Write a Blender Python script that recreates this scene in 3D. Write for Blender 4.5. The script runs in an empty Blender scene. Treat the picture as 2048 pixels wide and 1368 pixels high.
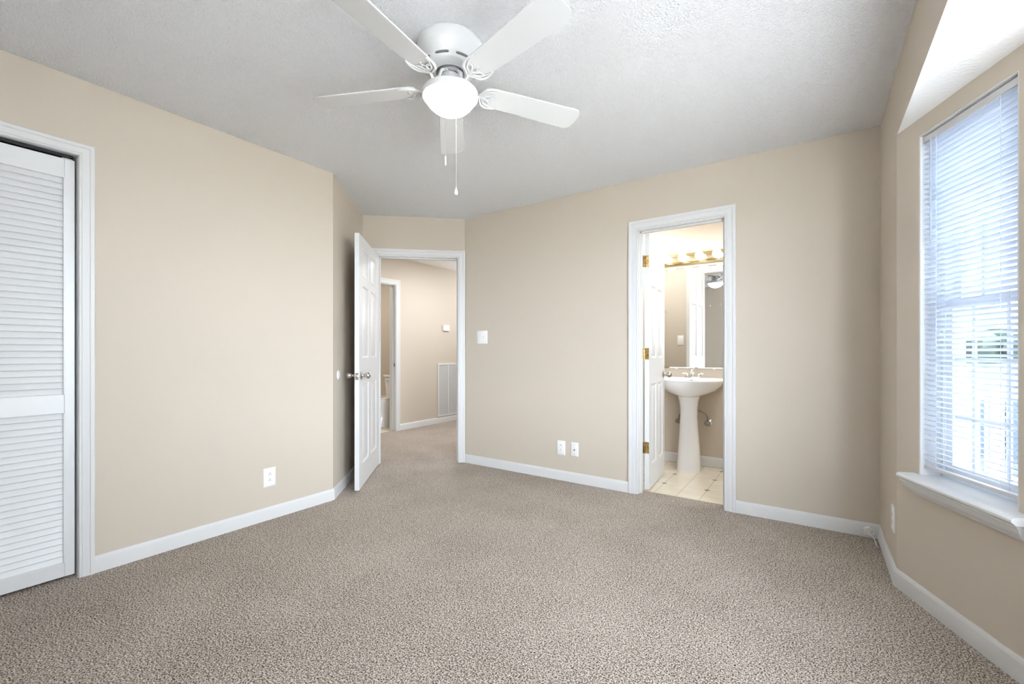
import bpy, math, random
from mathutils import Vector, Matrix
random.seed(7)
C = bpy.context.scene.collection
sc = bpy.context.scene
PI = math.pi

# ---------------------------------------------------------------- camera
cam_d = bpy.data.cameras.new('camera')
cam_d.sensor_width = 36.0
cam_d.lens = 880.0 / 2048.0 * 36.0
cam_d.shift_y = 21.0 / 2048.0
cam_d.clip_start = 0.02
cam = bpy.data.objects.new('camera', cam_d)
C.objects.link(cam)
cam.location = (0, 0, 1.10)
cam.rotation_euler = (PI / 2, 0, math.radians(34.5))
sc.camera = cam

# ---------------------------------------------------------------- view, world, area lights
sc.view_settings.view_transform = 'Standard'
sc.view_settings.look = 'None'
sc.view_settings.gamma = 1
sc.view_settings.use_curve_mapping = False
sc.view_settings.exposure = 1.73
sc.cycles.max_bounces = 14
sc.cycles.diffuse_bounces = 8
sc.cycles.glossy_bounces = 6
sc.cycles.transmission_bounces = 8
sc.cycles.transparent_max_bounces = 16
sc.cycles.sample_clamp_indirect = 6.0

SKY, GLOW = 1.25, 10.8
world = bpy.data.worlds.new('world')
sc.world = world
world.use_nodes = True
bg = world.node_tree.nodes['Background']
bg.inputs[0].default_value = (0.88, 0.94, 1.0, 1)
# hazy sky: even base plus a broad glow added to light the unseen windows
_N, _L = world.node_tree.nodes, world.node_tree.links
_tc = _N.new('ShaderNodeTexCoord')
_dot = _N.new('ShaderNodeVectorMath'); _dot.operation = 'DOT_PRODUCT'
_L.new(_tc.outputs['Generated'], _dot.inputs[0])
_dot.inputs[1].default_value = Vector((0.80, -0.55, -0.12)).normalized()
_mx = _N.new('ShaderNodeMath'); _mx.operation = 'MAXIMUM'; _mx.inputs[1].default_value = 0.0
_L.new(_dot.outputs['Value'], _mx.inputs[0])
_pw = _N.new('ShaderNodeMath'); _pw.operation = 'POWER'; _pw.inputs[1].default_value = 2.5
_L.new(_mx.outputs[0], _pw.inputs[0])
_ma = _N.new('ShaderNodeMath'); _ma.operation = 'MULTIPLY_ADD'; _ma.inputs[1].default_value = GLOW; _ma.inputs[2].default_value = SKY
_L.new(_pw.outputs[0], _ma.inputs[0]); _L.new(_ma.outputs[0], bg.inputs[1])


def area(name, loc, direction, sx, sy, power, color=(1, 1, 1), portal=False):
    l = bpy.data.lights.new(name, 'AREA')
    l.shape = 'RECTANGLE'
    l.size = sx
    l.size_y = sy
    l.energy = power
    l.color = color
    if portal:
        l.cycles.is_portal = True
    o = bpy.data.objects.new(name, l)
    C.objects.link(o)
    o.location = loc
    o.rotation_euler = Vector(direction).to_track_quat('-Z', 'Y').to_euler()
    return o


sun_d = bpy.data.lights.new('sun', 'SUN')  # added high sun, lights the ground so it bounces up to the ceiling
sun_d.energy = 17.0
sun_d.angle = math.radians(4)
sun_d.color = (1.0, 0.98, 0.95)
sun_o = bpy.data.objects.new('sun', sun_d)
C.objects.link(sun_o)
sun_o.rotation_euler = Vector((0.0, -0.28, -0.96)).to_track_quat('-Z', 'Y').to_euler()

# lamps of landing and hall bathroom (out of frame), then added bathroom fill lights
area('landing_ceiling_light', (-3.75, 4.5, 2.42), (0, 0, -1), 0.3, 0.3, 10, (0.93, 0.96, 1.0))
area('landing_far_light', (-3.9, 6.3, 1.9), (0.0, -1, 0.35), 0.8, 0.6, 6, (0.93, 0.96, 1.0))
area('hall_bathroom_light', (-5.7, 3.8, 2.42), (0, 0, -1), 0.3, 0.3, 5, (1.0, 0.96, 0.90))


area('bathroom_wall_fill', (-1.45, 4.10, 2.42), (0, 0, -1), 0.25, 0.25, 4.0, (0.92, 0.96, 1.0))  # added unseen fill for the bathroom wall reflected in the mirror
area('bathroom_side_fill', (-0.15, 3.95, 2.42), (0, 0, -1), 0.25, 0.25, 4.2, (0.92, 0.96, 1.0))  # added unseen fill that brightens the wall under the sink

# ---------------------------------------------------------------- helpers
def mat(name, color, rough=0.5, metal=0.0, spec=0.5, coat=0.0):
    m = bpy.data.materials.new(name)
    m.use_nodes = True
    b = m.node_tree.nodes['Principled BSDF']
    b.inputs['Base Color'].default_value = (*color, 1)
    b.inputs['Roughness'].default_value = rough
    b.inputs['Metallic'].default_value = metal
    b.inputs['Specular IOR Level'].default_value = spec
    b.inputs['Coat Weight'].default_value = coat
    return m


def nodes(m):
    return m.node_tree.nodes, m.node_tree.links, m.node_tree.nodes['Principled BSDF']


def add_bump(m, scale, strength, dist, detail=3.0, rough=0.6, kind='noise'):
    N, L, b = nodes(m)
    tc = N.new('ShaderNodeTexCoord')
    if kind == 'noise':
        t = N.new('ShaderNodeTexNoise')
        t.inputs['Detail'].default_value = detail
        t.inputs['Roughness'].default_value = rough
    else:
        t = N.new('ShaderNodeTexVoronoi')
    t.inputs['Scale'].default_value = scale
    L.new(tc.outputs['Object'], t.inputs['Vector'])
    bp = N.new('ShaderNodeBump')
    bp.inputs['Strength'].default_value = strength
    bp.inputs['Distance'].default_value = dist
    L.new(t.outputs[0], bp.inputs['Height'])
    L.new(bp.outputs[0], b.inputs['Normal'])
    return t, bp


M = {}
M['wall'] = mat('tan_wall_paint', (0.570, 0.508, 0.430), 0.75, spec=0.25)
add_bump(M['wall'], 160, 0.08, 0.002)
M['trim'] = mat('white_gloss_paint', (0.67, 0.67, 0.67), 0.45, spec=0.35)
M['door'] = mat('white_door_paint', (0.71, 0.715, 0.72), 0.32)
M['plastic'] = mat('white_plastic', (0.84, 0.84, 0.83), 0.3)
M['slot'] = mat('dark_slot', (0.03, 0.03, 0.03), 0.6)
M['greyslot'] = mat('grey_slot', (0.16, 0.16, 0.16), 0.6)
M['nickel'] = mat('satin_nickel', (0.52, 0.49, 0.46), 0.28, 1.0)
M['chrome'] = mat('chrome', (0.80, 0.80, 0.80), 0.08, 1.0)
M['steel'] = mat('braided_steel', (0.33, 0.29, 0.24), 0.35, 1.0)
M['track'] = mat('dark_track_metal', (0.03, 0.03, 0.032), 0.4, 0.6)
M['dark'] = mat('dark_interior', (0.05, 0.05, 0.05), 0.9)
M['porcelain'] = mat('white_porcelain', (0.86, 0.86, 0.86), 0.12, coat=0.3)
M['fan'] = mat('white_fan_enamel', (0.65, 0.655, 0.66), 0.35)
M['motor'] = mat('bare_motor_metal', (0.35, 0.35, 0.35), 0.4, 0.7)
M['chain'] = mat('ball_chain_metal', (0.62, 0.60, 0.57), 0.3, 0.8)
M['vinyl'] = mat('white_vinyl', (0.80, 0.83, 0.87), 0.4)
M['railgrey'] = mat('grey_enamel_rail', (0.60, 0.59, 0.60), 0.4)
M['wand'] = mat('clear_wand', (0.45, 0.50, 0.58), 0.15)
M['cord'] = mat('blind_cord', (0.70, 0.74, 0.80), 0.8)
M['grillefelt'] = mat('grille_interior', (0.62, 0.62, 0.62), 0.8)
M['strip'] = mat('threshold_strip', (0.42, 0.36, 0.29), 0.5)
M['bark'] = mat('bark', (0.10, 0.07, 0.05), 0.9)
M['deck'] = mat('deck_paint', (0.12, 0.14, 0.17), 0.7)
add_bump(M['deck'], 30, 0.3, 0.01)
M['siding'] = mat('pale_siding', (0.70, 0.74, 0.78), 0.7)
M['roofing'] = mat('grey_shingle', (0.20, 0.21, 0.22), 0.9)
add_bump(M['roofing'], 18, 0.5, 0.02)
M['darkglass'] = mat('house_window_glass', (0.05, 0.07, 0.09), 0.1)

# brass, slightly mottled
m = M['brass'] = mat('aged_brass', (0.62, 0.45, 0.20), 0.25, 1.0)
N, L, b = nodes(m)
tc = N.new('ShaderNodeTexCoord'); t = N.new('ShaderNodeTexNoise'); t.inputs['Scale'].default_value = 60
L.new(tc.outputs['Object'], t.inputs['Vector'])
r = N.new('ShaderNodeValToRGB')
r.color_ramp.elements[0].position = 0.35; r.color_ramp.elements[0].color = (0.36, 0.24, 0.08, 1)
r.color_ramp.elements[1].position = 0.65; r.color_ramp.elements[1].color = (0.72, 0.53, 0.24, 1)
L.new(t.outputs[0], r.inputs[0]); L.new(r.outputs[0], b.inputs['Base Color'])
M['brassbar'] = mat('polished_brass', (0.85, 0.74, 0.50), 0.16, 1.0)

# popcorn ceiling
m = M['ceiling'] = mat('white_textured_ceiling', (0.87, 0.88, 0.90), 0.95, spec=0.1)
N, L, b = nodes(m)
tc = N.new('ShaderNodeTexCoord')
t = N.new('ShaderNodeTexNoise'); t.inputs['Scale'].default_value = 110; t.inputs['Detail'].default_value = 4; t.inputs['Roughness'].default_value = 0.65
v = N.new('ShaderNodeTexVoronoi'); v.inputs['Scale'].default_value = 150
L.new(tc.outputs['Object'], t.inputs['Vector']); L.new(tc.outputs['Object'], v.inputs['Vector'])
mx = N.new('ShaderNodeMath'); mx.operation = 'SUBTRACT'
L.new(t.outputs[0], mx.inputs[0])
ms = N.new('ShaderNodeMath'); ms.operation = 'MULTIPLY'; ms.inputs[1].default_value = 0.35
L.new(v.outputs['Distance'], ms.inputs[0]); L.new(ms.outputs[0], mx.inputs[1])
bp = N.new('ShaderNodeBump'); bp.inputs['Strength'].default_value = 1.0; bp.inputs['Distance'].default_value = 0.012
L.new(mx.outputs[0], bp.inputs['Height']); L.new(bp.outputs[0], b.inputs['Normal'])

M['ceiling_plain'] = mat('smooth_white_ceiling', (0.80, 0.80, 0.79), 0.9, spec=0.1)
M['bayceiling'] = mat('lightly_stippled_white', (0.86, 0.86, 0.86), 0.9, spec=0.1)
add_bump(M['bayceiling'], 55, 0.45, 0.006, 2.0, 0.5)

# carpet: cream and brown flecks
m = M['carpet'] = mat('flecked_beige_carpet', (0.5, 0.45, 0.4), 0.95, spec=0.05)
N, L, b = nodes(m)
tc = N.new('ShaderNodeTexCoord')
t = N.new('ShaderNodeTexNoise'); t.inputs['Scale'].default_value = 185; t.inputs['Detail'].default_value = 3.0; t.inputs['Roughness'].default_value = 0.65; t.inputs['Distortion'].default_value = 0.4
t2 = N.new('ShaderNodeTexNoise'); t2.inputs['Scale'].default_value = 2.2; t2.inputs['Detail'].default_value = 3
L.new(tc.outputs['Object'], t.inputs['Vector']); L.new(tc.outputs['Object'], t2.inputs['Vector'])
a2 = N.new('ShaderNodeMath'); a2.operation = 'MULTIPLY_ADD'; a2.inputs[1].default_value = 0.06; a2.inputs[2].default_value = -0.03
L.new(t2.outputs[0], a2.inputs[0])
a1 = N.new('ShaderNodeMath'); a1.operation = 'ADD'
L.new(t.outputs[0], a1.inputs[0]); L.new(a2.outputs[0], a1.inputs[1])
r = N.new('ShaderNodeValToRGB')
e = r.color_ramp.elements
e[0].position = 0.38; e[0].color = (0.060, 0.040, 0.028, 1)
e[1].position = 0.62; e[1].color = (0.74, 0.665, 0.59, 1)
x = r.color_ramp.elements.new(0.465); x.color = (0.22, 0.175, 0.14, 1)
x = r.color_ramp.elements.new(0.515); x.color = (0.47, 0.41, 0.355, 1)
L.new(a1.outputs[0], r.inputs[0]); L.new(r.outputs[0], b.inputs['Base Color'])
bp = N.new('ShaderNodeBump'); bp.inputs['Strength'].default_value = 0.7; bp.inputs['Distance'].default_value = 0.006
L.new(t.outputs[0], bp.inputs['Height']); L.new(bp.outputs[0], b.inputs['Normal'])


# vinyl tile with small diamonds; grid in world X/Y
def tile_material(name, ox, oy, pitch=0.1675):
    m = mat(name, (0.80, 0.72, 0.58), 0.28, spec=0.5)
    N, L, b = nodes(m)
    g = N.new('ShaderNodeNewGeometry')
    sp = N.new('ShaderNodeSeparateXYZ')
    L.new(g.outputs['Position'], sp.inputs[0])

    def mt(op, a, bb=None, c=None):
        n = N.new('ShaderNodeMath'); n.operation = op
        for i, s in enumerate((a, bb, c)):
            if s is None:
                continue
            if isinstance(s, (int, float)):
                n.inputs[i].default_value = s
            else:
                L.new(s, n.inputs[i])
        return n.outputs[0]
    ux = mt('DIVIDE', mt('SUBTRACT', sp.outputs[0], ox), pitch)
    uy = mt('DIVIDE', mt('SUBTRACT', sp.outputs[1], oy), pitch)
    dx1 = mt('ABSOLUTE', mt('SUBTRACT', ux, mt('ROUND', ux)))
    dy1 = mt('ABSOLUTE', mt('SUBTRACT', uy, mt('ROUND', uy)))
    grout = mt('LESS_THAN', mt('MINIMUM', dx1, mt('MULTIPLY', dy1, 1.6)), 0.016)
    hx = mt('MULTIPLY', ux, 0.5); hy = mt('MULTIPLY', uy, 0.5)
    dx2 = mt('ABSOLUTE', mt('SUBTRACT', hx, mt('ROUND', hx)))
    dy2 = mt('ABSOLUTE', mt('SUBTRACT', hy, mt('ROUND', hy)))
    dia = mt('LESS_THAN', mt('ADD', dx2, dy2), 0.075)
    mg = N.new('ShaderNodeTexNoise'); mg.inputs['Scale'].default_value = 7; mg.inputs['Detail'].default_value = 4
    tcc = N.new('ShaderNodeTexCoord'); L.new(tcc.outputs['Object'], mg.inputs['Vector'])
    rr = N.new('ShaderNodeValToRGB')
    rr.color_ramp.elements[0].position = 0.3; rr.color_ramp.elements[0].color = (0.74, 0.66, 0.52, 1)
    rr.color_ramp.elements[1].position = 0.7; rr.color_ramp.elements[1].color = (0.82, 0.76, 0.64, 1)
    L.new(mg.outputs[0], rr.inputs[0])

    def mixc(fac, a, col):
        n = N.new('ShaderNodeMix'); n.data_type = 'RGBA'
        L.new(fac, n.inputs[0]); L.new(a, n.inputs[6]); n.inputs[7].default_value = (*col, 1)
        return n.outputs[2]
    c = mixc(grout, rr.outputs[0], (0.50, 0.42, 0.30))
    c = mixc(dia, c, (0.22, 0.19, 0.15))
    L.new(c, b.inputs['Base Color'])
    return m


M['tile'] = tile_material('cream_vinyl_tile', -1.044, 3.79)
M['tile2'] = tile_material('cream_vinyl_tile_hall_bath', -5.20, 3.55)


def emission_mat(name, color, strength):
    m = bpy.data.materials.new(name)
    m.use_nodes = True
    N, L = m.node_tree.nodes, m.node_tree.links
    for n in list(N):
        if n.type == 'BSDF_PRINCIPLED':
            N.remove(n)
    e = N.new('ShaderNodeEmission')
    e.inputs[0].default_value = (*color, 1)
    e.inputs[1].default_value = strength
    L.new(e.outputs[0], N['Material Output'].inputs[0])
    return m


M['bowl'] = emission_mat('glowing_frosted_glass', (1.0, 0.98, 0.94), 4.5)
M['bulb'] = emission_mat('glowing_bulb', (1.0, 0.95, 0.87), 6.5)


def glass_mat(name, tint, refl):
    m = bpy.data.materials.new(name)
    m.use_nodes = True
    N, L = m.node_tree.nodes, m.node_tree.links
    N.remove(N['Principled BSDF'])
    tr = N.new('ShaderNodeBsdfTransparent'); tr.inputs[0].default_value = (*tint, 1)
    gl = N.new('ShaderNodeBsdfGlossy'); gl.inputs['Roughness'].default_value = 0.02
    mx = N.new('ShaderNodeMixShader'); mx.inputs[0].default_value = refl
    L.new(tr.outputs[0], mx.inputs[1]); L.new(gl.outputs[0], mx.inputs[2])
    L.new(mx.outputs[0], N['Material Output'].inputs[0])
    return m


M['glass'] = glass_mat('window_glass', (0.96, 0.98, 1.0), 0.06)
m = M['mirror'] = mat('silvered_mirror', (0.93, 0.94, 0.93), 0.0, 1.0)

# translucent blind slats
m = bpy.data.materials.new('translucent_white_slat'); M['slat'] = m
m.use_nodes = True
N, L = m.node_tree.nodes, m.node_tree.links
p = N['Principled BSDF']
p.inputs['Base Color'].default_value = (0.86, 0.88, 0.92, 1); p.inputs['Roughness'].default_value = 0.4
tl = N.new('ShaderNodeBsdfTranslucent'); tl.inputs[0].default_value = (0.80, 0.86, 0.95, 1)
mx = N.new('ShaderNodeMixShader'); mx.inputs[0].default_value = 0.50
L.new(p.outputs[0], mx.inputs[1]); L.new(tl.outputs[0], mx.inputs[2]); L.new(mx.outputs[0], N['Material Output'].inputs[0])

# leaves
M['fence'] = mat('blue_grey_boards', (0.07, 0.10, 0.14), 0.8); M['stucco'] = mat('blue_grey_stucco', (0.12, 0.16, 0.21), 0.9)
m = M['leaf'] = mat('hedge_leaves', (0.05, 0.10, 0.05), 0.8)
N, L, b = nodes(m)
tc = N.new('ShaderNodeTexCoord'); t = N.new('ShaderNodeTexNoise'); t.inputs['Scale'].default_value = 3.5; t.inputs['Detail'].default_value = 6
L.new(tc.outputs['Object'], t.inputs['Vector'])
r = N.new('ShaderNodeValToRGB')
r.color_ramp.elements[0].position = 0.35; r.color_ramp.elements[0].color = (0.008, 0.020, 0.020, 1)
r.color_ramp.elements[1].position = 0.7; r.color_ramp.elements[1].color = (0.035, 0.065, 0.045, 1)
L.new(t.outputs[0], r.inputs[0]); L.new(r.outputs[0], b.inputs['Base Color'])
m = M['concrete'] = mat('pale_concrete', (0.70, 0.70, 0.68), 0.9)
add_bump(m, 12, 0.3, 0.01)


class MB:
    """collects shapes, builds ONE mesh object"""
    def __init__(s):
        s.v = []; s.f = []; s.m = None

    def add(s, vs, fs):
        o = len(s.v)
        if s.m is not None:
            vs = [s.m @ Vector(v) for v in vs]
        s.v += [tuple(v) for v in vs]
        s.f += [tuple(i + o for i in f) for f in fs]

    def box(s, a, b):
        x0, x1 = sorted((a[0], b[0])); y0, y1 = sorted((a[1], b[1])); z0, z1 = sorted((a[2], b[2]))
        vs = [(x0, y0, z0), (x1, y0, z0), (x1, y1, z0), (x0, y1, z0), (x0, y0, z1), (x1, y0, z1), (x1, y1, z1), (x0, y1, z1)]
        s.add(vs, [(0, 3, 2, 1), (4, 5, 6, 7), (0, 1, 5, 4), (1, 2, 6, 5), (2, 3, 7, 6), (3, 0, 4, 7)])

    def loft(s, rings, cap0=True, cap1=True, closed=True):
        n = len(rings[0]); vs = [p for r in rings for p in r]; fs = []
        for i in range(len(rings) - 1):
            for j in range(n if closed else n - 1):
                k = (j + 1) % n
                fs.append((i * n + j, i * n + k, (i + 1) * n + k, (i + 1) * n + j))
        if cap0:
            fs.append(tuple(range(n - 1, -1, -1)))
        if cap1:
            fs.append(tuple((len(rings) - 1) * n + j for j in range(n)))
        s.add(vs, fs)

    def lathe(s, prof, c=(0, 0, 0), axis='z', n=32, cap0=False, cap1=False, sx=1, sy=1):
        rings = []
        for r, h in prof:
            ring = []
            for j in range(n):
                a = 2 * PI * j / n
                x, y = r * math.cos(a) * sx, r * math.sin(a) * sy
                if axis == 'z':
                    ring.append((c[0] + x, c[1] + y, c[2] + h))
                elif axis == 'y':
                    ring.append((c[0] + x, c[1] + h, c[2] + y))
                else:
                    ring.append((c[0] + h, c[1] + x, c[2] + y))
            rings.append(ring)
        s.loft(rings, cap0, cap1)

    def sphere(s, c, r, n=20, m=12, sz=1.0):
        s.lathe([(max(1e-5, r * math.sin(PI * i / m)), -r * sz * math.cos(PI * i / m)) for i in range(m + 1)], c, 'z', n)

    def tube(s, pts, r, n=10, caps=True):
        pts = [Vector(p) for p in pts]
        rs = r if isinstance(r, (list, tuple)) else [r] * len(pts)
        rings = []; up = None
        for i, p in enumerate(pts):
            d = (pts[min(i + 1, len(pts) - 1)] - pts[max(i - 1, 0)]).normalized()
            if up is None:
                up = Vector((0, 0, 1)) if abs(d.z) < 0.9 else Vector((1, 0, 0))
            a = d.cross(up).normalized(); bb = a.cross(d).normalized(); up = bb
            rings.append([p + (a * math.cos(2 * PI * j / n) + bb * math.sin(2 * PI * j / n)) * rs[i] for j in range(n)])
        s.loft(rings, caps, caps)

    def prism(s, poly, z0, z1):
        s.loft([[(x, y, z0) for x, y in poly], [(x, y, z1) for x, y in poly]])

    def build(s, name, material, parent=None, smooth=35, bevel=0.0, loc=None):
        me = bpy.data.meshes.new(name)
        me.from_pydata(s.v, [], s.f)
        me.materials.append(material)
        me.update()
        import bmesh
        bm = bmesh.new(); bm.from_mesh(me)
        bmesh.ops.recalc_face_normals(bm, faces=bm.faces)
        bm.to_mesh(me); bm.free()
        if smooth:
            me.shade_smooth()
            me.set_sharp_from_angle(angle=math.radians(smooth))
        o = bpy.data.objects.new(name, me)
        C.objects.link(o)
        if parent is not None:
            o.parent = parent
        if loc is not None:
            o.location = loc
        if bevel:
            bv = o.modifiers.new('bevel', 'BEVEL')
            bv.width = bevel; bv.segments = 2; bv.limit_method = 'ANGLE'; bv.angle_limit = math.radians(40)
        return o


def tag(o, label, cat, group=None, kind=None):
    o['label'] = label
    o['category'] = cat
    if group: o['group'] = group
    if kind: o['kind'] = kind
    return o


def empty(name, matrix, label, cat, group=None, kind=None):
    o = bpy.data.objects.new(name, None)
    o.empty_display_size = 0.05
    C.objects.link(o)
    o.matrix_world = matrix
    return tag(o, label, cat, group, kind)


def smooth_curve(pts, n=6):
    pts = [Vector(p) for p in pts]
    out = []
    for i in range(len(pts) - 1):
        p0, p1, p2, p3 = pts[max(i - 1, 0)], pts[i], pts[i + 1], pts[min(i + 2, len(pts) - 1)]
        for k in range(n):
            t = k / n
            out.append(0.5 * ((2 * p1) + (p2 - p0) * t + (2 * p0 - 5 * p1 + 4 * p2 - p3) * t * t + (3 * p1 - p0 - 3 * p2 + p3) * t ** 3))
    out.append(pts[-1])
    return out


def frame(p, u, z=0.0):
    """local x along u, local y INTO the room (right of u), z up -- right-handed needs x,y,z: use a mirrored basis safely"""
    u = Vector((u[0], u[1], 0)).normalized()
    n = Vector((u.y, -u.x, 0))
    return Matrix(((u.x, n.x, 0, p[0]), (u.y, n.y, 0, p[1]), (0, 0, 1, z), (0, 0, 0, 1)))


def place(p, ang, z=0.0):
    return Matrix.Translation((p[0], p[1], z)) @ Matrix.Rotation(ang, 4, 'Z')


def struct(mb, name, material, label, cat, parent=None, **k):
    o = mb.build(name, material, parent, **k)
    if parent is None:
        tag(o, label, cat, kind='structure')
    return o


# ---------------------------------------------------------------- key points (metres)
H = 2.44
TH = 0.115
XL, YB, XR, YS = -2.965, 3.372, 0.320, -0.560
PL = (XL, 1.952)
PD = (-3.627, 2.708)
PE = (-2.893, YB)
PBR = (XR, YB)
P0 = (XR, 2.740)
W = Vector((0.403, -0.915)).normalized()
WT = 0.760
P1 = (P0[0] + W.x * WT, P0[1] + W.y * WT)          # end of the angled window wall
P2 = (P1[0], 0.55)
P3 = (XR, P2[1] - (P0[1] - P1[1]))
BAYZ = 2.127


def unit(a, b):
    v = Vector((b[0] - a[0], b[1] - a[1])); return v.normalized(), v.length


def wall(name, a, b, label, openings=(), ext0=0.0, ext1=0.0, th=TH, zt=H, material=None):
    """solid wall with openings (t0,t1,z0,z1); room on the right-hand side of a->b"""
    u, ln = unit(a, b)
    mb = MB(); mb.m = frame(a, u)
    t = -ext0
    for (t0, t1, z0, z1) in sorted(openings):
        mb.box((t, -th, 0), (t0, 0, zt))
        if z0 > 0: mb.box((t0, -th, 0), (t1, 0, z0))
        if z1 < zt: mb.box((t0, -th, z1), (t1, 0, zt))
        t = t1
    mb.box((t, -th, 0), (ln + ext1, 0, zt))
    return struct(mb, name, material or M['wall'], label, 'wall', smooth=0)


CL0, CL1 = -0.345, 0.572          # closet opening on the left wall (Y)
CLZ = 2.063
ET0, ET1 = 0.148, 0.920           # entry opening along D->E
DZ = 2.045
BX0, BX1 = -1.126, -0.522         # bathroom doorway X
WZ0, WZ1 = 0.545, 2.050
WT0, WT1 = 0.146, 0.611

# ---------------------------------------------------------------- bedroom shell
wall('wall_left', (XL, YS), PL, 'tan left wall with the louvred closet opening', [(CL0 - YS - 0.018, CL1 - YS + 0.018, 0, CLZ + 0.018)], ext0=TH)
wall('wall_alcove', PL, PD, 'short tan wall angled behind the open entry door', ext1=TH)
wall('wall_entry', PD, PE, 'short tan wall above and around the hall doorway', [(ET0 - 0.018, ET1 + 0.018, 0, DZ + 0.018)], ext0=0.0)
wall('wall_back', PE, PBR, 'long tan wall with the bathroom doorway', [(BX0 - 0.018 - PE[0], BX1 + 0.018 - PE[0], 0, DZ + 0.018)], ext1=TH)
wall('wall_right', PBR, P0, 'narrow tan wall strip between the corner and the bay window')
wall('wall_window', P0, P1, 'angled tan bay wall around the narrow blind-covered window', [(WT0, WT1, WZ0, WZ1)], zt=BAYZ + 0.05)
wall('wall_bay', P1, P2, 'outer tan wall of the bay with a wide window', [(0.12, P1[1] - P2[1] - 0.12, WZ0, WZ1)], zt=BAYZ + 0.05)
wall('wall_bay_near', P2, P3, 'angled tan bay wall nearest the camera', [(WT - WT1, WT - WT0, WZ0, WZ1)], zt=BAYZ + 0.05)
wall('wall_near_right', P3, (XR, YS), 'tan wall between the bay and the wall behind the camera', ext1=TH)
wall('wall_behind', (XR, YS), (XL, YS), 'tan wall behind the camera with an added window for fill daylight', [(0.60, 1.20, 1.20, 2.15)])

mb = MB(); mb.box((XR, P3[1], BAYZ), (XR + 0.12, P0[1], H)); struct(mb, 'wall_bay_header', M['wall'], 'tan header wall over the opening of the bay', 'wall', smooth=0)
mb = MB()
mb.prism([(XR + 0.0012, P0[1]), (P1[0] + 0.1, P1[1] + 0.22), (P1[0] + 0.1, P2[1] - 0.22), (XR + 0.0012, P3[1])], BAYZ - 0.0008, BAYZ + 0.08)
struct(mb, 'ceiling_bay', M['bayceiling'], 'bright white lowered ceiling of the window bay', 'ceiling', smooth=0)
mb = MB()
mb.prism([(-5.0, YS - 0.2), (0.55, YS - 0.2), (0.55, 4.7), (-2.80, 4.7), (-2.80, 6.8), (-5.0, 6.8)], H, H + 0.1)
struct(mb, 'ceiling', M['ceiling'], 'white popcorn-textured bedroom ceiling', 'ceiling', smooth=0)

mb = MB(); mb.box((-4.88, YS - 0.15, -0.1), (1.0, 3.472, 0.0)); mb.box((-4.88, 3.472, -0.1), (-2.85, 6.75, 0.0))
struct(mb, 'floor', M['carpet'], 'beige and brown flecked carpet of the bedroom and landing', 'floor', smooth=0)

# bathroom shell
mb = MB(); mb.box((-2.0, 3.472, -0.1), (0.25, 4.7, -0.003)); struct(mb, 'floor_bathroom', M['tile'], 'cream tiled bathroom floor with small brown diamonds', 'floor', smooth=0)
mb = MB(); mb.box((BX0, 3.466, -0.01), (BX1, 3.480, 0.002)); struct(mb, 'trim_1', M['strip'], 'thin tan threshold strip between carpet and bathroom tile', 'trim', smooth=0)
YK = 4.575
mb = MB(); mb.box((-2.0, YK, -0.1), (0.35, YK + 0.1, H)); struct(mb, 'wall_sink', M['wall'], 'tan bathroom wall behind the pedestal sink and mirror', 'wall', smooth=0)
mb = MB(); mb.box((-2.0, YB + TH - 0.01, -0.1), (-1.9, YK + 0.02, H)); struct(mb, 'wall_bathroom_left', M['wall'], 'tan left side wall of the bathroom behind its open door', 'wall', smooth=0)
mb = MB(); mb.box((0.15, YB + TH - 0.01, -0.1), (0.25, YK + 0.02, H)); struct(mb, 'wall_bathroom_right', M['wall'], 'tan right side wall of the bathroom', 'wall', smooth=0)
mb = MB(); mb.box((-1.98, YB + TH, H - 0.005), (0.2, YK + 0.02, H + 0.05)); struct(mb, 'ceiling_bathroom', M['ceiling_plain'], 'smooth white bathroom ceiling', 'ceiling', smooth=0)

# landing shell
XH = -4.83
HO0, HO1 = 3.385, 4.145
wall('wall_landing', (XH, 2.2), (XH, 6.7), 'tan landing wall with the return grille and thermostat', [(HO0 - 2.2 - 0.018, HO1 - 2.2 + 0.018, 0, 2.038 + 0.018)])
mb = MB(); mb.box((-4.95, 2.25, 0), (-3.50, 2.35, H)); struct(mb, 'wall_landing_south', M['wall'], 'tan end wall of the landing behind the bedroom', 'wall', smooth=0)
mb = MB(); mb.box((-2.90, YB + 0.05, 0), (-2.80, 6.7, H)); struct(mb, 'wall_landing_east', M['wall'], 'tan right-hand wall of the landing', 'wall', smooth=0)
mb = MB(); mb.box((-4.9, 6.6, 0), (-2.8, 6.7, H)); struct(mb, 'wall_landing_north', M['wall'], 'tan far end wall of the landing', 'wall', smooth=0)
mb = MB(); mb.prism([(-4.84, 2.3), (-3.66, 2.3), (-3.72, 2.72), (-2.93, 3.46), (-2.85, 3.5), (-2.85, 6.62), (-4.84, 6.62)], H - 0.006, H + 0.02)
struct(mb, 'ceiling_landing', M['ceiling_plain'], 'smooth bright white landing ceiling', 'ceiling', smooth=0)
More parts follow.
